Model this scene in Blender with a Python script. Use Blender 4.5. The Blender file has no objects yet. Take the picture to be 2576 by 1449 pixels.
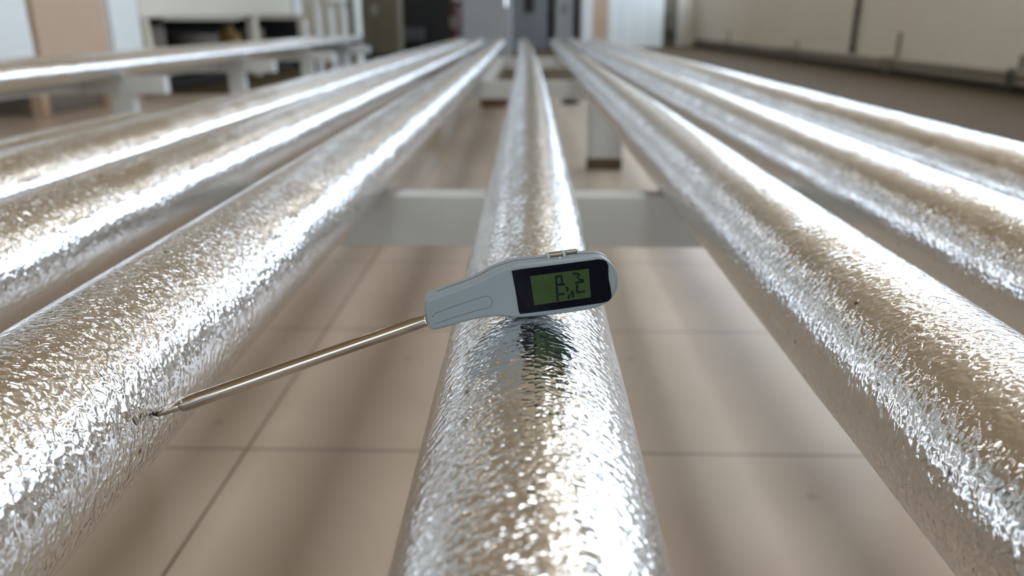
import bpy, bmesh, math, random
from mathutils import Vector, Matrix, noise
random.seed(7)
S = bpy.context.scene
COL = S.collection
EYE = 0.758                       # camera height above the floor (m)
PI = math.pi

# ------------------------------------------------------------------ camera
cam_data = bpy.data.cameras.new('camera')
cam = bpy.data.objects.new('camera', cam_data); COL.objects.link(cam)
cam.location = (0, 0, EYE)
cam.rotation_euler = (math.radians(90 - 19.003), 0, math.radians(1.254))
cam_data.sensor_width = 36; cam_data.lens = 1944 * 36 / 2576
cam_data.clip_start = 0.02; cam_data.clip_end = 200
cam_data.dof.use_dof = True
cam_data.dof.focus_distance = 0.45
cam_data.dof.aperture_fstop = 5.2
S.camera = cam

# ------------------------------------------------------------------ world, exposure
S.view_settings.view_transform = 'Standard'
S.view_settings.look = 'None'
S.view_settings.gamma = 1
S.view_settings.use_curve_mapping = False
S.view_settings.exposure = 0.0
w = bpy.data.worlds.new('world'); S.world = w; w.use_nodes = True
w.node_tree.nodes['Background'].inputs[0].default_value = (0.75, 0.85, 1.0, 1)
w.node_tree.nodes['Background'].inputs[1].default_value = 0.6
WINDOW_GLOW = 10.0
LAMP_GLOW = 10.0
NEAR_LAMP_GLOW = 4.6
FAR_GLOW = 2.2
BACK_GLOW = 2.6

# ------------------------------------------------------------------ materials
def mat(name, col, rough=0.5, metal=0.0, emit=None, es=0.0, spec=0.5, bump=None, var=None, coat=0.0):
    m = bpy.data.materials.new(name); m.use_nodes = True
    nt = m.node_tree; b = nt.nodes['Principled BSDF']
    b.inputs['Base Color'].default_value = (*col, 1)
    b.inputs['Roughness'].default_value = rough
    b.inputs['Metallic'].default_value = metal
    b.inputs['Specular IOR Level'].default_value = spec
    if coat: b.inputs['Coat Weight'].default_value = coat; b.inputs['Coat Roughness'].default_value = 0.05
    if emit:
        b.inputs['Emission Color'].default_value = (*emit, 1)
        b.inputs['Emission Strength'].default_value = es
    tc = nt.nodes.new('ShaderNodeTexCoord')
    if var:                                             # (scale, amount) gentle colour variation
        n = nt.nodes.new('ShaderNodeTexNoise'); n.inputs['Scale'].default_value = var[0]; n.inputs['Detail'].default_value = 4
        nt.links.new(tc.outputs['Object'], n.inputs['Vector'])
        r = nt.nodes.new('ShaderNodeMapRange'); r.inputs['From Min'].default_value = .3; r.inputs['From Max'].default_value = .7
        r.inputs['To Min'].default_value = 1 - var[1]; r.inputs['To Max'].default_value = 1 + var[1]
        nt.links.new(n.outputs['Fac'], r.inputs['Value'])
        mx = nt.nodes.new('ShaderNodeVectorMath'); mx.operation = 'SCALE'; mx.inputs[0].default_value = col
        nt.links.new(r.outputs['Result'], mx.inputs['Scale']); nt.links.new(mx.outputs[0], b.inputs['Base Color'])
    if bump:                                            # (scale, distance)
        n = nt.nodes.new('ShaderNodeTexNoise'); n.inputs['Scale'].default_value = bump[0]; n.inputs['Detail'].default_value = 3
        nt.links.new(tc.outputs['Object'], n.inputs['Vector'])
        bp = nt.nodes.new('ShaderNodeBump'); bp.inputs['Distance'].default_value = bump[1]
        nt.links.new(n.outputs['Fac'], bp.inputs['Height']); nt.links.new(bp.outputs[0], b.inputs['Normal'])
    return m

def foil_material(name, col=(.82, .82, .82), rough=.14, dist=.0006):
    """reinforced aluminium foil: mirror-like skin with pressed-in scrim dimples"""
    m = bpy.data.materials.new(name); m.use_nodes = True
    nt = m.node_tree; N = nt.nodes; L = nt.links; b = N['Principled BSDF']
    b.inputs['Metallic'].default_value = 1; b.inputs['Roughness'].default_value = rough
    uv = N.new('ShaderNodeUVMap')
    def noise_tex(sx, sy, det, dis):
        mp = N.new('ShaderNodeMapping'); mp.inputs['Scale'].default_value = (sx, sy, 1)
        L.new(uv.outputs[0], mp.inputs[0])
        n = N.new('ShaderNodeTexNoise'); n.noise_dimensions = '2D'; n.inputs['Scale'].default_value = 1
        n.inputs['Detail'].default_value = det; n.inputs['Distortion'].default_value = dis
        L.new(mp.outputs[0], n.inputs['Vector']); return n
    # wrinkle field
    n1 = noise_tex(150, 215, 1.0, .8)
    # dimples: smooth cells, slightly long across the pipe
    nd = noise_tex(120, 120, 0, 0)
    sc = N.new('ShaderNodeVectorMath'); sc.operation = 'SCALE'; sc.inputs['Scale'].default_value = .0045
    L.new(nd.outputs['Color'], sc.inputs[0])
    ad = N.new('ShaderNodeVectorMath'); ad.operation = 'ADD'
    L.new(uv.outputs[0], ad.inputs[0]); L.new(sc.outputs[0], ad.inputs[1])
    mp = N.new('ShaderNodeMapping'); mp.inputs['Scale'].default_value = (170, 215, 1); L.new(ad.outputs[0], mp.inputs[0])
    v = N.new('ShaderNodeTexVoronoi'); v.voronoi_dimensions = '2D'; v.feature = 'SMOOTH_F1'; v.inputs['Smoothness'].default_value = .35
    v.inputs['Scale'].default_value = 1; L.new(mp.outputs[0], v.inputs['Vector'])
    # broad softness: where the foil is pressed flat and where it is crinkled
    n2 = noise_tex(16, 9, 2, .3)
    rg = N.new('ShaderNodeMapRange'); rg.inputs['From Min'].default_value = .35; rg.inputs['From Max'].default_value = .65
    rg.inputs['To Min'].default_value = .55; rg.inputs['To Max'].default_value = 1.15; L.new(n2.outputs['Fac'], rg.inputs['Value'])
    m1 = N.new('ShaderNodeMath'); m1.operation = 'MULTIPLY'; m1.inputs[1].default_value = 1.1; L.new(n1.outputs['Fac'], m1.inputs[0])
    a1 = N.new('ShaderNodeMath'); a1.operation = 'ADD'; L.new(m1.outputs[0], a1.inputs[0]); L.new(v.outputs['Distance'], a1.inputs[1])
    m2 = N.new('ShaderNodeMath'); m2.operation = 'MULTIPLY'; L.new(a1.outputs[0], m2.inputs[0]); L.new(rg.outputs[0], m2.inputs[1])
    bp = N.new('ShaderNodeBump'); bp.inputs['Distance'].default_value = dist; bp.inputs['Strength'].default_value = 1
    L.new(m2.outputs[0], bp.inputs['Height']); L.new(bp.outputs[0], b.inputs['Normal'])
    # scattered tiny dirt specks
    mp2 = N.new('ShaderNodeMapping'); mp2.inputs['Scale'].default_value = (14, 11, 1); L.new(uv.outputs[0], mp2.inputs[0])
    v2 = N.new('ShaderNodeTexVoronoi'); v2.voronoi_dimensions = '2D'; v2.inputs['Scale'].default_value = 1; L.new(mp2.outputs[0], v2.inputs['Vector'])
    cr = N.new('ShaderNodeValToRGB'); cr.color_ramp.elements[0].position = .012; cr.color_ramp.elements[1].position = .03
    cr.color_ramp.elements[0].color = (.12, .09, .07, 1); cr.color_ramp.elements[1].color = (*col, 1)
    L.new(v2.outputs['Distance'], cr.inputs[0]); L.new(cr.outputs[0], b.inputs['Base Color'])
    return m

M = {}
M['foil'] = foil_material('foil')
M['foil_crinkled'] = foil_material('foil_crinkled', dist=.00085)
M['foil_tape'] = foil_material('foil_tape', (.88, .89, .9), .11, .00062)
M['foam'] = mat('foam', (.08, .08, .085), .9, bump=(300, .001))
M['white_steel'] = mat('white_steel', (.60, .63, .62), .38, var=(5, .05))
M['chrome'] = mat('chrome', (.80, .80, .80), .06, 1)
M['probe_steel'] = mat('probe_steel', (.44, .41, .36), .09, 1)
M['pale_steel'] = mat('pale_steel', (.80, .83, .82), .22)
M['case'] = mat('case', (.235, .285, .312), .42, bump=(900, .00004))
M['case_top'] = mat('case_edge', (.42, .50, .48), .18)
M['black_glass'] = mat('black_glass', (.004, .004, .009), .10, spec=.04)
M['lcd'] = mat('lcd', (.036, .066, .020), .4, spec=.15, var=(90, .12))
M['segment'] = mat('segment', (.006, .012, .012), .6, spec=.1)
M['groove'] = mat('groove', (.06, .08, .10), .6)
M['clip'] = mat('clip', (.30, .27, .22), .3, .9)
M['wall'] = mat('wall_paint', (.74, .70, .62), .65, bump=(60, .001), var=(.6, .03))
M['ceiling'] = mat('ceiling_paint', (.66, .49, .31), .8, var=(.5, .04))
M['cream'] = mat('cream_paint', (.62, .59, .48), .45, var=(1, .02))
M['white_panel'] = mat('white_panel', (.72, .76, .76), .4, var=(1, .02))
M['tan'] = mat('tan_board', (.50, .36, .25), .6, var=(2, .04))
M['grey_door'] = mat('grey_door', (.30, .32, .32), .45, var=(1, .04))
M['blue_grey'] = mat('blue_grey', (.16, .175, .19), .45, var=(1, .05))
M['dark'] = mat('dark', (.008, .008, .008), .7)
M['brown_box'] = mat('brown_box', (.16, .12, .08), .8, var=(3, .1))
M['grey_brown'] = mat('grey_brown', (.17, .15, .12), .7, var=(3, .08))
M['olive'] = mat('olive_grey', (.14, .125, .085), .6, var=(3, .08))
M['pipe_paint'] = mat('pipe_paint', (.22, .20, .155), .5, var=(4, .08))
M['conduit'] = mat('conduit', (.055, .055, .035), .5)
M['wood'] = mat('wood', (.16, .085, .045), .6, var=(12, .2))
M['foot'] = mat('foot', (.10, .065, .035), .6, var=(12, .15))
M['yellow'] = mat('yellow', (.35, .22, .06), .6)
M['red'] = mat('red', (.045, .004, .004), .45)
M['frame'] = mat('window_frame', (.7, .7, .7), .4)
M['daylight'] = mat('daylight_pane', (.8, .9, 1), .3, emit=(.68, .82, 1.0), es=WINDOW_GLOW)
M['fill_back'] = mat('fill_pane_back', (.8, .9, 1), .3, emit=(.78, .89, 1.0), es=BACK_GLOW)
M['near_lamp'] = mat('near_lamp_diffuser', (.9, .9, .9), .4, emit=(.93, .965, 1.0), es=NEAR_LAMP_GLOW)
M['fill_far'] = mat('fill_pane_far', (.8, .9, 1), .3, emit=(.74, .86, 1.0), es=FAR_GLOW)
M['lamp'] = mat('lamp_diffuser', (.9, .9, .9), .4, emit=(1.0, .96, .90), es=LAMP_GLOW)

def floor_material():
    m = bpy.data.materials.new('floor_tiles'); m.use_nodes = True
    nt = m.node_tree; N = nt.nodes; L = nt.links; b = N['Principled BSDF']
    tc = N.new('ShaderNodeTexCoord'); sx = N.new('ShaderNodeSeparateXYZ'); L.new(tc.outputs['Object'], sx.inputs[0])
    def math_(op, a, v=None, v2=None):
        n = N.new('ShaderNodeMath'); n.operation = op
        if hasattr(a, 'links') or hasattr(a, 'is_linked'): L.new(a, n.inputs[0])
        else: n.inputs[0].default_value = a
        if v is not None:
            if isinstance(v, (int, float)): n.inputs[1].default_value = v
            else: L.new(v, n.inputs[1])
        if v2 is not None: n.inputs[2].default_value = v2
        return n.outputs[0]
    def joint(sock, off):
        a = math_('ADD', sock, off); p = math_('PINGPONG', a, .30)     # distance to the nearest joint of 0.6 m tiles
        return math_('LESS_THAN', p, .0028)
    jx = joint(sx.outputs['X'], .525 + 6); jy = joint(sx.outputs['Y'], -1.262 + 6)
    j = math_('MAXIMUM', jx, jy)
    n = N.new('ShaderNodeTexNoise'); n.inputs['Scale'].default_value = 2.2; n.inputs['Detail'].default_value = 6; L.new(tc.outputs['Object'], n.inputs['Vector'])
    cr = N.new('ShaderNodeValToRGB'); cr.color_ramp.elements[0].position = .3; cr.color_ramp.elements[1].position = .7
    cr.color_ramp.elements[0].color = (.52, .43, .335, 1); cr.color_ramp.elements[1].color = (.59, .49, .385, 1)
    L.new(n.outputs['Fac'], cr.inputs[0])
    # dirt spots
    v = N.new('ShaderNodeTexVoronoi'); v.inputs['Scale'].default_value = 5.5; L.new(tc.outputs['Object'], v.inputs['Vector'])
    sp = N.new('ShaderNodeMapRange'); sp.inputs['From Min'].default_value = .03; sp.inputs['From Max'].default_value = .075
    sp.inputs['To Min'].default_value = .72; sp.inputs['To Max'].default_value = 1; L.new(v.outputs['Distance'], sp.inputs['Value'])
    s1 = N.new('ShaderNodeVectorMath'); s1.operation = 'SCALE'; L.new(cr.outputs[0], s1.inputs[0]); L.new(sp.outputs[0], s1.inputs['Scale'])
    # floor turns brown towards the right wall and at the far end
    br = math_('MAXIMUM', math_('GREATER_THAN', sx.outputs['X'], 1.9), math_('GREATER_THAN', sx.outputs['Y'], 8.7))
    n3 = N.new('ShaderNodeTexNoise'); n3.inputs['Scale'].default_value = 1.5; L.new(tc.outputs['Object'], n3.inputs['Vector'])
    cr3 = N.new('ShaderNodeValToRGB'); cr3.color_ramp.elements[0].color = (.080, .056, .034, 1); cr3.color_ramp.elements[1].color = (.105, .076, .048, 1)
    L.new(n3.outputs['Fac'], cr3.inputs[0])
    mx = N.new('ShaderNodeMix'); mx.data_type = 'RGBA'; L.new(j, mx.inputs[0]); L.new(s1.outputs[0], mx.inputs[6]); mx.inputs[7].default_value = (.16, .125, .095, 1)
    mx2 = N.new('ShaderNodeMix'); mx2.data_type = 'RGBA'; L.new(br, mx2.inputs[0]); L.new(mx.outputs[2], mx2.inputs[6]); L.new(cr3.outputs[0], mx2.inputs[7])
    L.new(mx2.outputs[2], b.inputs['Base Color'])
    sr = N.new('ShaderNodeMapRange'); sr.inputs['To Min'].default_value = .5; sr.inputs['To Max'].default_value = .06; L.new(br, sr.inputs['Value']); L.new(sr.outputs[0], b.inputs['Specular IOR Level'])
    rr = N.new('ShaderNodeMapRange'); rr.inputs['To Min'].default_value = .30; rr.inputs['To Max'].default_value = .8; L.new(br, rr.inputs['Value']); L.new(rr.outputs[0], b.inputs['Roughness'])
    return m
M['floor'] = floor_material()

# ------------------------------------------------------------------ helpers
def link(name, bm, m, parent=None, smooth=False, bevel=0.0):
    me = bpy.data.meshes.new(name)
    bmesh.ops.recalc_face_normals(bm, faces=bm.faces)
    bm.to_mesh(me); bm.free()
    if smooth:
        for p in me.polygons: p.use_smooth = True
    me.materials.append(m)
    o = bpy.data.objects.new(name, me); COL.objects.link(o)
    if parent: o.parent = parent
    if bevel:
        md = o.modifiers.new('bevel', 'BEVEL'); md.width = bevel; md.segments = 3; md.limit_method = 'ANGLE'
    return o

def add_box(bm, x0, x1, y0, y1, z0, z1):
    vs = [bm.verts.new((x, y, z)) for x in (x0, x1) for y in (y0, y1) for z in (z0, z1)]
    for f in ((0, 1, 3, 2), (4, 6, 7, 5), (0, 4, 5, 1), (2, 3, 7, 6), (0, 2, 6, 4), (1, 5, 7, 3)):
        bm.faces.new([vs[i] for i in f])

def add_tube(bm, p0, p1, r0, r1=None, seg=24, cap=True):
    """cylinder or cone between two points"""
    r1 = r0 if r1 is None else r1
    p0 = Vector(p0); p1 = Vector(p1); d = (p1 - p0).normalized()
    u = d.orthogonal().normalized(); v = d.cross(u)
    A = [bm.verts.new(p0 + (u * math.cos(a) + v * math.sin(a)) * r0) for a in [2 * PI * i / seg for i in range(seg)]]
    B = [bm.verts.new(p1 + (u * math.cos(a) + v * math.sin(a)) * r1) for a in [2 * PI * i / seg for i in range(seg)]]
    for i in range(seg):
        bm.faces.new((A[i], A[(i + 1) % seg], B[(i + 1) % seg], B[i]))
    if cap: bm.faces.new(A[::-1]); bm.faces.new(B)

def add_lathe(bm, p0, d, prof, seg=32, sq=1.0):
    """profile [(distance along d, radius)] turned about the axis from p0"""
    p0 = Vector(p0); d = Vector(d).normalized()
    u = d.cross(Vector((0, 0, 1))).normalized(); v = u.cross(d)
    rings = []
    for t, r in prof:
        c = p0 + d * t
        rings.append([bm.verts.new(c + (u * math.cos(a) + v * math.sin(a) * sq) * r) for a in [2 * PI * i / seg for i in range(seg)]])
    for A, B in zip(rings, rings[1:]):
        for i in range(seg): bm.faces.new((A[i], A[(i + 1) % seg], B[(i + 1) % seg], B[i]))
    bm.faces.new(rings[0]); bm.faces.new(rings[-1][::-1])

def boxes(name, lst, m, parent=None, bevel=0.0):
    if parent is not None and len(lst) > 1:             # several pieces of one kind: a part each
        return [boxes(name, [b], m, parent, bevel) for b in lst][-1]
    bm = bmesh.new()
    for b in lst: add_box(bm, *b)
    return link(name, bm, m, parent, bevel=bevel)

def tag(o, label=None, cat=None, group=None, kind=None):
    if label: o['label'] = label
    if cat: o['category'] = cat
    if group: o['group'] = group
    if kind: o['kind'] = kind
    return o

def thing(name, loc, label, cat, group=None):
    o = bpy.data.objects.new(name, None); COL.objects.link(o); o.location = loc
    o.empty_display_size = .1
    return tag(o, label, cat, group)

def struct(name, lst, m, label=None):
    o = boxes(name, lst, m); o['kind'] = 'structure'
    o['label'] = label or name.replace('_', ' '); o['category'] = name.split('_')[0]
    return o

# ------------------------------------------------------------------ the hall
XR = 5.42; XL = -9.0; YF = 27.0; YB = -6.0; ZC = 5.6
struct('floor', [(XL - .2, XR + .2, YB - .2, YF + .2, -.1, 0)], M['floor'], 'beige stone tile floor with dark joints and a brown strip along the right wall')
struct('ceiling', [(XL - .2, XR + .2, YB - .2, YF + .2, ZC, ZC + .1)], M['ceiling'], 'warm beige ceiling of the hall')
struct('wall_left', [(XL - .2, XL, YB, YF, 0, ZC)], M['wall'], 'cream wall on the left')
bw = [(-7.2, -4.2), (-3.6, -.6), (0, 3.0)]          # unseen window-shaped lights added to brighten beam fronts, thermometer and floor
struct('wall_back', [(XL, XR, YB - .2, YB, 0, 1.3), (XL, XR, YB - .2, YB, 4.6, ZC)] + [(a, b, YB - .2, YB, 1.3, 4.6) for a, b in ((XL, -7.2), (-4.2, -3.6), (-.6, 0), (3.0, XR))], M['wall'], 'cream wall behind the camera')
for i, (a, b) in enumerate(bw):
    t = .05
    f = boxes('window_%d' % (i + 11), [(u0, u1, YB - .12, YB - .06, v0, v1) for (u0, u1, v0, v1) in ((a, b, 1.3, 1.35), (a, b, 4.55, 4.6), (a, a + t, 1.3, 4.6), (b - t, b, 1.3, 4.6))], M['frame']); tag(f, 'added fill light shaped as a tall window behind the camera', 'window', kind='structure')
    boxes('window_pane', [(a + t, b - t, YB - .10, YB - .085, 1.35, 4.55)], M['fill_back'], f)
fw = [(-7.4, -4.6), (-4.0, -1.2)]   # window-shaped lights added above the picture to whiten the far pipes
struct('wall_far', [(XL, XR, YF, YF + .2, 0, 2.6), (XL, XR, YF, YF + .2, 5.2, ZC)] + [(a, b, YF, YF + .2, 2.6, 5.2) for a, b in ((XL, -7.4), (-4.6, -4.0), (-1.2, XR))], M['wall'], 'cream wall at the far end')
for i, (a, b) in enumerate(fw):
    t = .05
    f = boxes('window_%d' % (i + 21), [(u0, u1, YF + .06, YF + .12, v0, v1) for (u0, u1, v0, v1) in ((a, b, 2.6, 2.65), (a, b, 5.15, 5.2), (a, a + t, 2.6, 5.2), (b - t, b, 2.6, 5.2))], M['frame']); tag(f, 'added fill light shaped as a high window in the far wall', 'window', kind='structure')
    boxes('window_pane', [(a + t, b - t, YF + .085, YF + .10, 2.65, 5.15)], M['fill_far'], f)
# right wall with a high window band: wall below and above, piers between the windows
WZ0, WZ1 = 2.1, 4.1
wins = [(3.4 + 3.4 * i, 3.4 + 3.4 * i + 2.9) for i in range(7)]
lst = [(XR, XR + .2, YB, YF, 0, WZ0), (XR, XR + .2, YB, YF, WZ1, ZC)]
edges = [YB] + [v for a in wins for v in a] + [YF]
for i in range(0, len(edges), 2):
    if edges[i + 1] > edges[i]: lst.append((XR, XR + .2, edges[i], edges[i + 1], WZ0, WZ1))
struct('wall_right', lst, M['wall'], 'long cream wall on the right')
for i, (a, b) in enumerate(wins):
    fr = []
    t = .05
    for (u0, u1, v0, v1) in ((a, b, WZ0, WZ0 + t), (a, b, WZ1 - t, WZ1), (a, a + t, WZ0, WZ1), (b - t, b, WZ0, WZ1), ((a + b) / 2 - t / 2, (a + b) / 2 + t / 2, WZ0, WZ1)):
        fr.append((XR + .08, XR + .14, u0, u1, v0, v1))
    f = boxes('window_%d' % (i + 1), fr, M['frame']); tag(f, 'bright high window in the right wall', 'window', kind='structure')
    boxes('window_pane', [(XR + .10, XR + .115, a + t, b - t, WZ0 + t, WZ1 - t)], M['daylight'], f)
struct('baseboard_right', [(XR - .02, XR, YB, YF, 0, .09)], M['conduit'], 'dark skirting at the foot of the right wall')
struct('trim_1', [(4.36, 4.78, YF - .35, YF, 0, ZC)], M['olive'], 'olive grey pilaster where the far wall meets the right wall')

# lamps on the ceiling (above the picture)
for xx, side in ((-5.2, 'left'), (3.0, 'right')):
    for k, y in enumerate((9.5, 14.5, 19.5, 24.5)):
        t = thing('ceiling_lamp', (xx, y, ZC), '%s long ceiling lamp of the %s row, high above the floor' % (('nearest', 'second', 'third', 'farthest')[k], side), 'lamp', 'ceiling lamps over the hall')
        boxes('lamp_housing', [(-.16, .16, -.9, .9, -.06, 0)], M['frame'], t)
        boxes('lamp_diffuser', [(-.13, .13, -.87, .87, -.075, -.061)], M['lamp'], t)

t = thing('ceiling_lamp', (3.1, 6.9, ZC), 'broad cool white ceiling panel lamp at the right, ahead of the near rack', 'lamp', 'ceiling lamps over the hall')
boxes('lamp_housing', [(-.70, .70, -.75, .75, -.06, 0)], M['frame'], t)
boxes('lamp_diffuser', [(-.67, .67, -.72, .72, -.075, -.061)], M['near_lamp'], t)
for k, y in enumerate((-2.6, .2, 3.0)):
    t = thing('ceiling_lamp', (.3, y, ZC), 'wide ceiling lamp straight above the near rack, %s' % ('behind the camera', 'over the thermometer', 'ahead of the thermometer')[k], 'lamp', 'ceiling lamps over the hall')
    boxes('lamp_housing', [(-.60, .60, -1.2, 1.2, -.06, 0)], M['frame'], t)
    boxes('lamp_diffuser', [(-.57, .57, -1.17, 1.17, -.075, -.061)], M['near_lamp'], t)

# ------------------------------------------------------------------ foil wrapped pipes
def pipe_profile_points(y0, y1, step0=.012):
    ys = []; y = y0
    while y < y1:
        ys.append(y)
        y += step0 + max(0, y - 1.0) * .02 if y > 0 else .04
    ys.append(y1); return ys

def make_pipe(label, x0, x1, zc, R, y0, y1, group, seed, seg=72, wob=.0008, label_extra=None):
    """x0: x of the axis near the camera, x1: x at the far end"""
    t = thing('foil_wrapped_pipe', ((x0 + x1) / 2, y0, zc), label, 'pipe', group)
    ox, oy, oz = t.location
    def cx(y):
        k = max(0, min(1, (y - 1.0) / 8.0)); return x0 + (x1 - x0) * k * k
    def rad(a, y):
        n = noise.noise(Vector((math.cos(a) * 1.2 + seed * 7, math.sin(a) * 1.2, y * 3.0)))
        n2 = noise.noise(Vector((math.cos(a) * 2.5 + seed * 13, math.sin(a) * 2.5, y * 14.0)))
        return R - .0006 + wob * n * .8 + wob * .35 * n2
    bm = bmesh.new(); uvl = bm.loops.layers.uv.new('UVMap')
    ys = pipe_profile_points(y0, y1); rings = []
    for y in ys:
        rings.append([bm.verts.new((cx(y) + math.cos(a) * rad(a, y) - ox, y - oy, math.sin(a) * rad(a, y)))
                      for a in [-PI / 2 + 2 * PI * i / seg for i in range(seg)]])
    for k, (A, B) in enumerate(zip(rings, rings[1:])):
        for i in range(seg):
            j = (i + 1) % seg
            f = bm.faces.new((A[i], B[i], B[j], A[j]))
            uu = (i / seg * 2 * PI * R + seed * 3.7, (i + 1) / seg * 2 * PI * R + seed * 3.7)
            for lp, (u, v) in zip(f.loops, ((uu[0], ys[k]), (uu[0], ys[k + 1]), (uu[1], ys[k + 1]), (uu[1], ys[k]))):
                lp[uvl].uv = (u, v)
    link('foil_jacket', bm, M['foil_crinkled' if seed == 2 else 'foil'], t, smooth=True)
    # grey foam ring seen at both ends
    for (ye, s) in ((y0, -1), (y1, 1)):
        bm = bmesh.new()
        ro, ri = R - .0025, R * .55
        O = []; I = []; D = []
        for i in range(36):
            a = 2 * PI * i / 36
            O.append(bm.verts.new((cx(ye) + math.cos(a) * ro - ox, ye - oy - s * .003, math.sin(a) * ro)))
            I.append(bm.verts.new((cx(ye) + math.cos(a) * ri - ox, ye - oy - s * .003, math.sin(a) * ri)))
            D.append(bm.verts.new((cx(ye) + math.cos(a) * ri - ox, ye - oy - s * .12, math.sin(a) * ri)))
        for i in range(36):
            j = (i + 1) % 36
            bm.faces.new((O[i], O[j], I[j], I[i])); bm.faces.new((I[i], I[j], D[j], D[i]))
        bm.faces.new(D)
        link('foam_core', bm, M['foam'], t)
    return t, cx, rad

TOPZ = .4657                      # top of the rack beams
R = .0613; ZA = TOPZ + R          # pipe radius and axis height
g = 'foil wrapped pipes on the near rack'
specs = [
    ('silver foil pipe in the middle of the rack, under the thermometer', .002, -.075, R, -.7, 9.25),
    ('silver foil pipe left of the thermometer, touched by the probe tip', -.289, -.345, R, -.7, 9.25),
    ('silver foil pipe second to the left of the thermometer, broad white highlight', -.53, -.57, R, -.7, 9.25),
    ('silver foil pipe third to the left of the thermometer, beside the white floor leg', -.73, -.78, R, -.7, 9.25),
    ('silver foil pipe first to the right of the thermometer', .268, .275, R, -.7, 9.25),
    ('silver foil pipe second to the right of the thermometer, touching shade of the next pipe', .487, .487, R, -.7, 9.25),
    ('outermost silver foil pipe on the right, beside the brown floor', .725, .72, R, -.7, 9.25),
    ('short dull foil pipe at the left frame edge, ends before the white leg', -.905, -.905, .05, -.7, 1.78),
]
specs[5] = ('silver foil pipe second to the right of the thermometer, between two other pipes',) + specs[5][1:]
made = []
for i, (lb, xa, xb, r, ya, yb) in enumerate(specs):
    made.append(make_pipe(lb, xa, xb, TOPZ + r, r, ya, yb, g, i + 1, seg=96 if i in (0, 1, 4) else 72))
# foil tape lapped along the top right side of the middle pipe
t, cxf, radf = made[0]
bm = bmesh.new(); uvl = bm.loops.layers.uv.new('UVMap')
ys = pipe_profile_points(-.68, 9.2); NA = 26; rows = []
a0, a1 = math.radians(88.5), math.radians(38)
for y in ys:
    row = []
    for i in range(NA + 1):
        a = a0 + (a1 - a0) * i / NA
        rr = radf(a, y) + (.0004 if 0 < i < NA else .0001)
        row.append(bm.verts.new((cxf(y) + math.cos(a) * rr - t.location.x, y - t.location.y, math.sin(a) * rr)))
    rows.append(row)
for k, (A, B) in enumerate(zip(rows, rows[1:])):
    for i in range(NA):
        f = bm.faces.new((A[i], B[i], B[i + 1], A[i + 1]))
        for lp, (u, v) in zip(f.loops, ((i, k), (i, k + 1), (i + 1, k + 1), (i + 1, k))):
            lp[uvl].uv = (u * (a0 - a1) / NA * R + 50, ys[v])
tp = link('foil_tape', bm, M['foil_tape'], t, smooth=True); tp['label'] = 'shiny foil tape lapped along the pipe'

# second rack's pipes on the left
g2 = 'foil wrapped pipes on the far left rack'
for i, (lb, xx) in enumerate((('foil pipe nearest the viewer on the left rack, with a blue grey underside', -2.31),
                              ('middle foil pipe of the three on the left rack', -2.437),
                              ('rearmost foil pipe on the left rack, against the white panels', -2.564))):
    make_pipe(lb, xx, xx, ZA, R, 2.2, 10.95, g2, 20 + i, seg=48, wob=.0014)

# ------------------------------------------------------------------ racks
BH = .0915                        # beam height
def rack(name, label, beams, x0, x1, legs, leg_w, depth, rails=()):
    t = thing(name, ((x0 + x1) / 2, beams[0], 0), label, 'rack')
    ox, oy = t.location.x, t.location.y
    for y in beams:
        bm = bmesh.new()
        # open box section: hollow rectangular tube seen from its ends
        a, b, c, d = x0 - ox, x1 - ox, y - oy, y - oy + depth
        th = .004; z0, z1 = TOPZ - BH, TOPZ
        add_box(bm, a, b, c, c + th, z0, z1); add_box(bm, a, b, d - th, d, z0, z1)
        add_box(bm, a, b, c + th, d - th, z1 - th, z1); add_box(bm, a, b, c + th, d - th, z0, z0 + th)
        link('cross_beam', bm, M['white_steel'], t, bevel=.003)
        boxes('end_cap', [(a - .004, a, c, d, z0, z1), (b, b + .004, c, d, z0, z1)], M['white_steel'], t, bevel=.002)
    for (lx, ly) in legs:
        l = boxes('leg', [(lx - leg_w / 2 - ox, lx + leg_w / 2 - ox, ly - oy, ly - oy + depth, .062, TOPZ - BH - .0005)], M['white_steel'], t, bevel=.004)
        fo = boxes('foot', [(lx - leg_w / 2 - .001 - ox, lx + leg_w / 2 + .001 - ox, ly - oy - .001, ly - oy + depth + .001, 0, .062)], M['foot'], l, bevel=.002)
        fo['label'] = 'brown wooden foot'
    for rb in rails:
        boxes('side_rail', [(rb[0] - ox, rb[1] - ox, rb[2] - oy, rb[3] - oy, rb[4], rb[5])], M['white_steel'], t, bevel=.003)
    return t
rack('pipe_rack', 'low white steel rack carrying the foil pipes under the thermometer',
     [-1.45, 1.344, 4.17, 7.0], -1.0, .93,
     [(.407, 4.17), (-.88, 1.344), (.86, 1.344), (-.88, 4.17), (-.88, -1.45), (.86, -1.45), (-.88, 7.0), (.86, 7.0)], .186, .062,
     rails=[(-.34, -.20, 4.24, 6.99, TOPZ - .05, TOPZ - .001)])
rack('pipe_rack', 'white rack on the left whose beam ends stick out towards the near pipes',
     [2.45, 4.42, 6.38, 8.32, 10.25], -2.75, -2.05,
     [(-2.30, 2.45), (-2.30, 4.42), (-2.36, 6.38), (-2.32, 8.32), (-2.40, 10.25)], .13, .07,
     rails=[(-2.60, -2.50, a + .07, b, TOPZ - .06, TOPZ - .002) for a, b in ((2.45, 4.42), (4.42, 6.38), (6.38, 8.32), (8.32, 10.25))])

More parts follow.
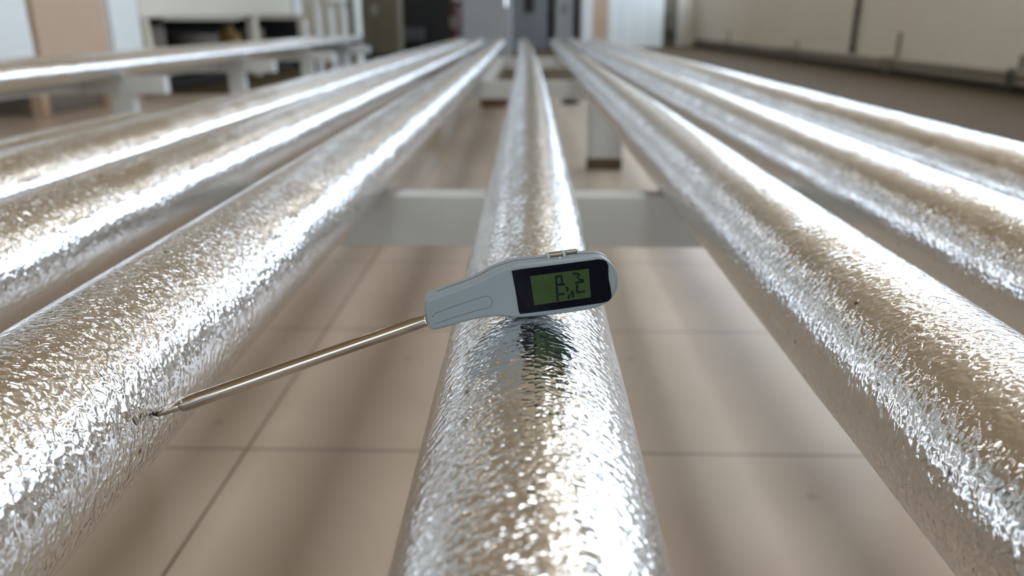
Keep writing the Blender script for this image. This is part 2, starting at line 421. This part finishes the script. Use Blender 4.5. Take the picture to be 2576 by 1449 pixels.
# ------------------------------------------------------------------ digital probe thermometer
# local frame: s runs along the case (to the right), n towards the viewer, z up
TX = Vector((1, .105, 0)).normalized(); TN = Vector((.105, -1, 0)).normalized(); TZ = Vector((0, 0, 1))
ORG = Vector((0, .4365, .5892))   # front face, lowest point on the pipe's crown
th = thing('probe_thermometer', (0, .4365, .5892), 'grey digital probe thermometer with a green display lying across the foil pipes', 'thermometer')
THK = .0165
def L2(s, z, n=0.0):
    p = TX * s + TN * n + TZ * z
    return p
CASE = [(-0.06075, 0.01282), (-0.06206, 0.00909), (-0.06182, 0.00274), (-0.06017, -0.00422), (-0.0586, -0.00685), (-0.05598, -0.0072), (-0.04757, -0.00516), (-0.03554, -0.00169), (-0.02713, -0.00016), (-0.01993, 0.00038), (-0.01392, 0.00018), (-0.00669, -0.00082), (0.00056, -0.00054), (0.00904, -4e-05), (0.01753, 0.00046), (0.02725, 0.00145), (0.03697, 0.00295), (0.04425, 0.00453), (0.0495, 0.00772), (0.05275, 0.01172), (0.05448, 0.01677), (0.05474, 0.02182), (0.05354, 0.02688), (0.05117, 0.03144), (0.04792, 0.0345), (0.04353, 0.03634), (0.03897, 0.0367), (0.02636, 0.03603), (0.01332, 0.03488), (0.00032, 0.03374), (-0.00676, 0.03318), (-0.01053, 0.0323), (-0.01571, 0.03071), (-0.02067, 0.02887), (-0.02919, 0.02415), (-0.03796, 0.02066), (-0.04934, 0.01675), (-0.05766, 0.01374)]
WIN = [(-0.00982, 0.02957), (-0.00439, 0.03041), (0.01692, 0.03257), (0.04189, 0.03539), (0.04502, 0.03507), (0.04698, 0.03378), (0.04805, 0.03127), (0.04824, 0.02652), (0.04864, 0.02275), (0.04981, 0.01792), (0.05076, 0.0128), (0.05061, 0.01051), (0.04897, 0.00876), (0.04534, 0.00784), (0.01746, 0.00433), (-0.00187, 0.00237), (-0.00477, 0.0022), (-0.00549, 0.00377), (-0.00744, 0.01678)]
LCD = [(0.00109, 0.02605), (0.03633, 0.02984), (0.03814, 0.01164), (0.00388, 0.00757)]
SEG = [[(0.01668, 0.02547), (0.0199, 0.02566), (0.02058, 0.02059), (0.01716, 0.02009), (0.01668, 0.02547)], [(0.01925, 0.02023), (0.02199, 0.02028)], [(0.01718, 0.01909), (0.01765, 0.01427)], [(0.01767, 0.01334), (0.018, 0.01002)], [(0.02291, 0.01873), (0.0239, 0.0173), (0.02347, 0.01591)], [(0.0188, 0.01403), (0.02175, 0.01427)], [(0.0257, 0.01415), (0.02749, 0.01434)], [(0.02476, 0.01337), (0.02462, 0.01124)], [(0.02744, 0.01358), (0.0269, 0.01198)], [(0.02604, 0.01551), (0.027, 0.0156)], [(0.0269, 0.0269), (0.02937, 0.02699), (0.03092, 0.02608)], [(0.02999, 0.02531), (0.02964, 0.02413)], [(0.03043, 0.02299), (0.03311, 0.02276), (0.03276, 0.02165), (0.02839, 0.02089)], [(0.02949, 0.01974), (0.02949, 0.01573)], [(0.0297, 0.015), (0.0341, 0.0156)]]
GROOVE = [(-0.05618, 0.00389), (-0.0461, 0.00755), (-0.03518, 0.01129), (-0.02658, 0.01383), (-0.02429, 0.01413), (-0.02258, 0.01322), (-0.02146, 0.01076), (-0.02177, 0.00802), (-0.02322, 0.00684), (-0.03243, 0.00467), (-0.04397, 0.00135), (-0.05553, -0.00259)]

def smooth_outline(pts, n=2):
    for _ in range(n):                                  # Chaikin corner cutting
        q = []
        for a, b in zip(pts, pts[1:] + pts[:1]):
            q += [(a[0] * .75 + b[0] * .25, a[1] * .75 + b[1] * .25), (a[0] * .25 + b[0] * .75, a[1] * .25 + b[1] * .75)]
        pts = q
    return pts
def plate(name, pts, n0, n1, m, parent, bevel=0.0, smooth=False):
    bm = bmesh.new()
    A = [bm.verts.new(L2(s, z, n0)) for s, z in pts]; B = [bm.verts.new(L2(s, z, n1)) for s, z in pts]
    bm.faces.new(A); bm.faces.new(B[::-1])
    for i in range(len(pts)):
        j = (i + 1) % len(pts); bm.faces.new((A[i], A[j], B[j], B[i]))
    o = link(name, bm, m, parent, bevel=0)
    if bevel:
        md = o.modifiers.new('bevel', 'BEVEL'); md.width = bevel; md.segments = 4; md.limit_method = 'ANGLE'; md.angle_limit = math.radians(55)
        for p in o.data.polygons: p.use_smooth = True
        md.harden_normals = True
    return o
def ribbon(bm, pts, wd, n0, n1):
    """flat stroke of width wd following points in the case plane"""
    for (a, b) in zip(pts, pts[1:]):
        A = Vector(a); B = Vector(b); d = (B - A).normalized(); nn = Vector((-d.y, d.x)) * wd / 2; e = d * wd * .22
        q = [A - e + nn, B + e + nn, B + e - nn, A - e - nn]
        vs = [bm.verts.new(L2(p.x, p.y, n1)) for p in q]; vb = [bm.verts.new(L2(p.x, p.y, n0)) for p in q]
        bm.faces.new(vs); bm.faces.new(vb[::-1])
        for i in range(4): bm.faces.new((vs[i], vs[(i + 1) % 4], vb[(i + 1) % 4], vb[i]))

caseo = plate('case', smooth_outline(CASE), 0, -THK, M['case'], th, bevel=.0022)
bez = plate('display_window', WIN, .00002, .00035, M['black_glass'], th)
lcd = plate('display', LCD, .00036, .00045, M['lcd'], bez)
lcd['label'] = 'green liquid crystal display'
bm = bmesh.new()
for s_ in SEG: ribbon(bm, s_, .0013, .00046, .00053)
sg = link('digits', bm, M['segment'], bez); sg['label'] = 'black display digits reading about 8.2'
bm = bmesh.new(); ribbon(bm, GROOVE, .00028, -.0001, .00006)
add_box_pts = L2(-.05709, .00226, 0)
add_tube(bm, L2(-.05709, .00226, -.0002), L2(-.05709, .00226, .00008), .00045, seg=12)
link('grip_groove', bm, M['groove'], th)
# moulding seam that runs round the side wall of the case
bm = bmesh.new()
o2 = smooth_outline(CASE)
top = [p for p in o2 if p[1] > .0125 and p[0] > -.055] 
top.sort(key=lambda p: p[0])
for a, b in zip(top, top[1:]):
    if (Vector(a) - Vector(b)).length < .02:
        add_tube(bm, L2(a[0], a[1] + .00005, -.0088), L2(b[0], b[1] + .00005, -.0088), .00022, seg=6)
link('case_seam', bm, M['groove'], th)
# clip switch on the upper edge
bm = bmesh.new()
def wedge(bm, s0, s1, z0, z1, n0, n1):
    vs = [bm.verts.new(L2(s, z0 + (z1 - z0) * k + sl * (s - s0), n)) for s in (s0, s1) for k in (0, 1) for n in (n0, n1) for sl in (.1,)]
    for f in ((0, 1, 3, 2), (4, 6, 7, 5), (0, 4, 5, 1), (2, 3, 7, 6), (0, 2, 6, 4), (1, 5, 7, 3)): bm.faces.new([vs[i] for i in f])
wedge(bm, .0135, .0215, .0350, .0368, -.0125, -.0075)
wedge(bm, .0235, .0305, .0358, .0377, -.0135, -.0100)
link('slide_switch', bm, M['clip'], th, bevel=.0004)
bm = bmesh.new()
wedge(bm, .0120, .0135, .0346, .0368, -.0135, -.0045); wedge(bm, .0215, .0232, .0355, .0376, -.0135, -.0060); wedge(bm, .0305, .0318, .0364, .0379, -.0140, -.0085)
wedge(bm, .0188, .0204, .0350, .0358, -.0060, -.0030)
link('switch_rail', bm, M['case_top'], th, bevel=.0003)
# chrome probe: sheath, and the thin tip that touches the neighbouring pipe
P0 = L2(-.0585, -.0022, -.0082); P1 = L2(-.2135, -.0541, -.0068); P2 = L2(-.2290, -.0592, -.0052)
bm = bmesh.new(); d = (P1 - P0); Ln = d.length
add_lathe(bm, P0, d, [(0, .0036), (.004, .0037), (.012, .0041), (Ln * .35, .0040), (Ln * .8, .0044), (Ln - .004, .0046), (Ln - .0008, .0043), (Ln, .0036)], seg=40)
link('probe_sheath', bm, M['probe_steel'], th, smooth=True)
bm = bmesh.new(); d = (P2 - P1); Lt = d.length
add_lathe(bm, P1 - d.normalized() * .002, d, [(0, .0029), (.004, .0028), (Lt * .75, .0024), (Lt * .98, .0018)], seg=32)
tip = link('probe_tip', bm, M['probe_steel'], th, smooth=True)
bm = bmesh.new(); q = P1 + d.normalized() * (Lt * .98 - .002)
add_lathe(bm, q, d, [(0, .0018), (.0012, .0015), (.0022, .0007)], seg=20)
link('tip_point', bm, M['dark'], tip)
bm = bmesh.new(); add_lathe(bm, L2(-.0590, -.0024, -.0082), (P0 - P1), [(-.0012, .0046), (0, .0048), (.0015, .0048)], seg=32)
link('collar', bm, M['case'], th, smooth=True)

# ------------------------------------------------------------------ things on the floor
def at(t, x, y, z): return (x - t.location.x, y - t.location.y, z)
t = tag(boxes('wooden_block', [(-.16, .17, -.07, .07, 0, .09)], M['wood'], bevel=.006), 'brown wooden block on the floor behind the far beam', 'block'); t.location = (-.30, 7.5, 0)
for (x, y, r, lb) in ((.40, 7.75, .085, 'larger dark round foot on the floor behind the rack leg'), (.56, 8.35, .06, 'smaller dark round foot on the floor, farther back')):
    bm = bmesh.new(); add_lathe(bm, (0, 0, 0), (0, 0.0001, 1), [(0, r), (.03, r), (.045, r * .7), (.10, r * .35), (.12, r * .3)], seg=24)
    o = link('round_foot', bm, M['dark'], smooth=False); o.location = (x, y, 0); tag(o, lb, 'foot')

# ------------------------------------------------------------------ left background: a row of cabinets and a machine along x = -4
def cab(name, label, cat, m, y0, y1, z0, z1, legs=(0, 1), x1=-4.0, dep=.9, group=None):
    t = thing(name, (x1 - dep / 2, (y0 + y1) / 2, 0), label, cat, group)
    ox, oy = t.location.x, t.location.y
    boxes('body', [(x1 - dep - ox, x1 - .03 - ox, y0 - oy, y1 - oy, z0, z1)], M['white_panel'] if m is M['white_panel'] else m, t, bevel=.01)
    boxes('front_panel', [(x1 - .03 - ox, x1 - ox, y0 + .02 - oy, y1 - .02 - oy, z0 + .02, z1 - .02)], m, t, bevel=.006)
    if legs:
        for yy in [(y0 + .06, y1 - .06)[k] for k in legs]:
            boxes('leg', [(x1 - .16 - ox, x1 - .06 - ox, yy - .05 - oy, yy + .05 - oy, 0, z0)], M['tan'], t, bevel=.004)
    return t
cab('white_cabinet', 'white cabinet at the left frame edge, its side above the left rack', 'cabinet', M['white_panel'], 4.9, 6.46, .42, 2.2, legs=(0,))
cab('tan_cabinet', 'tan board cabinet between the two white cabinets on the left', 'cabinet', M['tan'], 6.5, 7.66, .42, 2.2)
cab('white_cabinet', 'narrow bright white cabinet right of the tan board', 'cabinet', M['white_panel'], 7.70, 8.32, .40, 2.2, legs=(1,))
t = tag(boxes('low_crate', [(-.30, .30, -.42, .42, 0, .22)], M['grey_brown'], bevel=.01), 'grey brown low crate on the floor under the tan cabinet', 'crate'); t.location = (-4.42, 7.1, 0)
# machine with cream hood and a dark opening
t = thing('machine', (-4.6, 11.4, 0), 'large machine with a cream hood over a dark opening, behind the left rack', 'machine')
ox, oy = -4.6, 11.4
bm = bmesh.new()
vs = [bm.verts.new((x - ox, y - oy, z)) for (x, y, z) in ((-5.6, 8.35, .79), (-4.0, 8.35, .79), (-4.0, 14.2, .865), (-5.6, 14.2, .865), (-5.6, 8.35, 1.9), (-4.06, 8.35, 1.9), (-4.06, 14.2, 1.9), (-5.6, 14.2, 1.9))]
for f in ((0, 3, 2, 1), (4, 5, 6, 7), (0, 1, 5, 4), (1, 2, 6, 5), (2, 3, 7, 6), (3, 0, 4, 7)): bm.faces.new([vs[i] for i in f])
link('hood', bm, M['cream'], t, bevel=.03)
boxes('hood_end_strip', [(-4.0 - ox, -3.96 - ox, 13.75 - oy, 14.2 - oy, .87, 1.9)], M['white_panel'], t, bevel=.005)
boxes('back_panel', [(-5.14 - ox, -5.10 - ox, 8.4 - oy, 14.2 - oy, 0, .78)], M['dark'], t)  # inner panels coloured black to give the shade inside the opening
boxes('side_panel', [(-5.09 - ox, -4.05 - ox, 14.10 - oy, 14.16 - oy, 0, .80)], M['dark'], t)  # black panel added to close off the bright hall behind the opening
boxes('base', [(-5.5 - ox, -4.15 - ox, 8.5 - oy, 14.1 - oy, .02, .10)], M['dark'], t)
bm = bmesh.new()
for k in range(9):
    a = k / 8 * PI / 2
    add_tube(bm, (-4.03 - ox, 8.42 - oy, .78 - .06 * k), (-4.03 - ox, 8.425 + .008 * k - oy, .72 - .06 * k), .06 + .001 * k, seg=16)
link('corner_post', bm, M['cream'], t, smooth=True)
for yy in (11.45,):
    boxes('support_post', [(-4.14 - ox, -4.03 - ox, yy + .38 - oy, yy + .58 - oy, 0, .84)], M['cream'], t, bevel=.006)
boxes('bracket_post', [(-4.6 - ox, -4.5 - ox, 9.75 - oy, 9.95 - oy, .1, .8)], M['grey_brown'], t, bevel=.005)
for (y0, y1, z1, m, lb, nm, cc) in ((8.8, 9.5, .70, 'brown_box', 'dark brown carton inside the machine opening, nearest to the white cabinet', 'carton', 'box'),
                                (10.65, 11.35, .60, 'grey_brown', 'beige tub inside the machine opening, left of the support post', 'tub', 'tub'),
                                (12.1, 12.5, .70, 'yellow', 'ochre canister inside the machine opening, right of the support post', 'canister', 'canister'),
                                (12.9, 13.3, .66, 'brown_box', 'slim brown carton inside the machine opening, at its right end', 'carton', 'box')):
    bm = bmesh.new()
    if nm == 'carton': add_box(bm, -.25, .25, -(y1 - y0) / 2, (y1 - y0) / 2, 0, z1 - .1)
    elif nm == 'tub': add_lathe(bm, (0, 0, 0), (0, .0001, 1), [(0, .22), (.02, .26), (z1 - .16, .34), (z1 - .13, .36), (z1 - .1, .36)], seg=28)
    else: add_lathe(bm, (0, 0, 0), (0, .0001, 1), [(0, .18), (.02, .2), (z1 - .25, .2), (z1 - .15, .1), (z1 - .1, .1)], seg=24)
    o = link(nm, bm, M[m]); o.location = (-4.62, (y0 + y1) / 2, .1005); tag(o, lb, cc)

# polished steel rollers standing beside the end of the left rack
g3 = 'polished rollers beside the far end of the left rack'
rl = [(-3.33, 12.0, .045, .80, 'short polished roller with a round head, left of the tall ones'),
      (-3.13, 12.0, .052, 1.35, 'tall polished roller, second from the left of the cluster'),
      (-2.93, 12.0, .052, 1.0, 'polished roller in the middle of the cluster, below the white box'),
      (-2.74, 12.0, .052, 1.0, 'polished roller, second from the right of the cluster'),
      (-2.54, 12.0, .058, 1.35, 'tall polished roller at the right end of the cluster')]
for x, y, r, h, lb in rl:
    t = thing('polished_roller', (x, y, 0), lb, 'roller', g3)
    bm = bmesh.new(); add_lathe(bm, (0, 0, .03), (0, .0001, 1), [(0, r * .6), (.05, r * .6), (.051, r), (h - .10, r), (h - .07, r * .8), (h - .03, r * .35)], seg=24)
    link('roller_body', bm, M['pale_steel'], t, smooth=False)
    bm = bmesh.new(); add_lathe(bm, (0, 0, 0), (0, .0001, 1), [(0, r * 1.6), (.03, r * 1.6), (.035, r * .7)], seg=24); link('base_plate', bm, M['white_steel'], t)
t = tag(boxes('white_box', [(-.13, .13, -.12, .12, 0, .42)], M['white_panel'], bevel=.02), 'small white box carried on two polished rollers', 'box'); t.location = (-2.835, 12.0, 1.0)

# farther left: posts, dark doorway, red extinguisher
t = thing('support_column', (-3.45, 15.6, 0), 'slim grey brown steel column behind the rollers', 'column')
boxes('shaft', [(-.06, .06, -.06, .06, .02, 2.3)], M['grey_brown'], t, bevel=.01); boxes('base_plate', [(-.12, .12, -.12, .12, 0, .02)], M['grey_brown'], t)
t = thing('olive_cabinet', (-3.35, 18.0, 0), 'olive grey cabinet left of the dark doorway', 'cabinet')
boxes('body', [(-.55, .5, -.3, .3, .08, 2.1)], M['olive'], t, bevel=.01); boxes('plinth', [(-.52, .47, -.27, .27, 0, .08)], M['dark'], t)
boxes('door', [(-.52, -.03, -.325, -.3, .12, 2.06), (-.01, .47, -.325, -.3, .12, 2.06)], M['olive'], t, bevel=.004)
boxes('door_handle', [(-.08, -.05, -.35, -.325, .9, 1.1), (.0, .03, -.35, -.325, .9, 1.1)], M['chrome'], t)
t = thing('doorway_block', (-2.55, 20.4, 0), 'black block standing in for the dark doorway left of the grey cabinet', 'machine')  # black body supplies the darkness of the doorway
boxes('body', [(-.95, 1.15, 0, 1.0, .05, 2.6)], M['dark'], t, bevel=.02)
boxes('control_box', [(-.6, -.1, -.25, 0, .3, .62)], M['foam'], t, bevel=.01)
boxes('pedestal', [(-.8, .95, .05, .9, 0, .05)], M['dark'], t)
t = thing('fire_extinguisher', (-1.75, 19.0, 0), 'dark red fire extinguisher left of the grey cabinet', 'extinguisher')
bm = bmesh.new(); add_lathe(bm, (0, 0, .02), (0, .0001, 1), [(0, .13), (.03, .16), (.95, .16), (1.1, .10), (1.15, .04)], seg=24); link('cylinder', bm, M['red'], t)
bm = bmesh.new(); add_lathe(bm, (0, 0, 1.16), (0, .0001, 1), [(0, .04), (.08, .05), (.12, .05)], seg=16); add_box(bm, -.02, .14, -.02, .02, 1.24, 1.28); link('valve', bm, M['chrome'], t)
boxes('label_plate', [(-.09, .09, -.172, -.150, .62, .88)], M['grey_brown'], t)

# grey electrical cabinet in the middle
t = thing('grey_cabinet', (-.76, 14.3, 0), 'light grey metal cabinet behind the far end of the middle pipes', 'cabinet')
boxes('body', [(-.43, .43, 0, .5, .06, 2.0)], M['grey_door'], t, bevel=.01)
boxes('door', [(-.41, .41, -.02, 0, .09, 1.97)], M['grey_door'], t, bevel=.005)
boxes('plinth', [(-.41, .41, .02, .48, 0, .06)], M['dark'], t)
boxes('door_handle', [(.33, .36, -.05, -.02, 1.0, 1.18)], M['chrome'], t)
# far row: blue grey doors, dark slots
def far_cab(label, x0, x1, m, y=23.4, h=2.4, name='storage_cabinet', slot=None):
    t = thing(name, ((x0 + x1) / 2, y, 0), label, 'cabinet', 'cabinets at the far end of the hall'); hw = (x1 - x0) / 2
    boxes('body', [(-hw, hw, 0, .6, .0, h)], m, t, bevel=.01)
    boxes('door', [(-hw + .02, -.006, -.02, 0, .05, h - .03), (.006, hw - .02, -.02, 0, .05, h - .03)], m, t, bevel=.004)
    boxes('door_handle', [(-.06, -.03, -.045, -.02, 1.0, 1.2), (.03, .06, -.045, -.02, 1.0, 1.2)], M['conduit'], t)
    if slot: boxes('vent_grille', [(slot[0], slot[1], -.03, -.021, slot[2], slot[3])], M['dark'], t)
    return t
far_cab('blue grey cabinet with a dark grille, just right of the light grey cabinet', -.62, .50, M['blue_grey'], slot=(-.12, .18, 1.0, 2.2))
far_cab('mid grey cabinet between two dark gaps at the far end', .74, 1.22, M['grey_door'])
far_cab('black filler for the dark gap between the blue grey and mid grey cabinets', .52, .72, M['dark'], y=23.9)  # black body stands in for the shade between the cabinets
far_cab('black filler for the dark gap beside the white post', 1.26, 1.47, M['dark'], y=23.9)  # shaded gap by the post, built as a black body
t = thing('white_post', (1.62, 23.2, 0), 'slim white post at the far end of the hall', 'post')
boxes('shaft', [(-.14, .14, -.1, .1, .02, 4.28)], M['white_panel'], t, bevel=.01); boxes('base_plate', [(-.2, .2, -.16, .16, 0, .02)], M['white_panel'], t)
t = thing('tan_partition', (2.12, 25.5, 0), 'tan board partition right of the white post', 'partition')
boxes('board', [(-.28, .30, 0, .06, .05, 3)], M['tan'], t, bevel=.005); boxes('foot_rail', [(-.28, .30, -.08, .14, 0, .05)], M['grey_brown'], t)
t = thing('white_partition', (3.36, 26.0, 0), 'broad white panelled partition in the far right corner', 'partition')
for k in range(4):
    boxes('panel', [(-.88 + .44 * k + .01, -.44 + .44 * k - .01, 0, .05, .05, 3.2)], M['white_panel'], t, bevel=.008)
boxes('foot_rail', [(-.88, .88, -.06, .11, 0, .05)], M['white_steel'], t)
# right wall fittings
def wall_pipe(name, label, z, r, m):
    t = thing(name, (XR - .075, 14, z), label, 'pipe', 'pipes along the foot of the right wall')
    bm = bmesh.new(); add_tube(bm, (0, -18, 0), (0, 12.3, 0), r, seg=20); link('pipe_run', bm, m, t, smooth=True)
    for y in (7.0, 9.0, 12.3, 17.0, 22.0):
        bm = bmesh.new(); add_tube(bm, (0, y - 14 - .05, 0), (0, y - 14 + .05, 0), r * 1.35, seg=20); link('coupling', bm, m, t)
    return t
wall_pipe('wall_pipe', 'upper grey pipe along the foot of the right wall', .205, .042, M['pipe_paint'])
wall_pipe('wall_pipe', 'lower grey pipe just above the floor by the right wall', .118, .036, M['pipe_paint'])
for y, h, lb in ((8.95, .42, 'dark pipe clamp at the right frame edge'), (12.0, .62, 'tall grey pipe clamp right of the dark conduit'), (16.5, .40, 'short grey pipe clamp left of the dark conduit'), (22.2, .55, 'farthest grey pipe clamp on the right wall')):
    t = thing('pipe_clamp', (XR - .02, y, 0), lb, 'clamp', 'clamps holding the pipes on the right wall')
    boxes('clamp_bar', [(-.115, -.105, -.045, .045, .05, .27)], M['conduit' if y < 9 else 'pipe_paint'], t, bevel=.004)
    boxes('bracket', [(-.105, .019, -.045, .045, .262, .272), (.0, .019, -.05, .05, .27, h)], M['pipe_paint'], t, bevel=.003)
t = thing('conduit', (XR - .05, 13.6, 0), 'dark vertical conduit on the right wall, ending above the pipes', 'conduit')
bm = bmesh.new(); add_tube(bm, (0, 0, .34), (0, 0, 4.28), .036, seg=16); link('tube', bm, M['conduit'], t, smooth=True)
bm = bmesh.new(); add_tube(bm, (0, 0, .27), (0, 0, .36), .048, seg=16); link('end_fitting', bm, M['dark'], t)
for z in (.9, 2.2, 3.5): boxes('clip', [(-.045, .05, -.045, .045, z, z + .03)], M['conduit'], t, bevel=.003)
t = thing('junction_box', (4.57, 26.64, 0), 'dark junction box low on the olive pilaster', 'box')
boxes('enclosure', [(-.16, .16, -.14, 0, .45, 1.0)], M['conduit'], t, bevel=.01); boxes('cover', [(-.13, .13, -.16, -.14, .5, .95)], M['olive'], t, bevel=.005)
boxes('cable_drop', [(-.03, .03, -.06, -.0, .0, .45)], M['dark'], t)
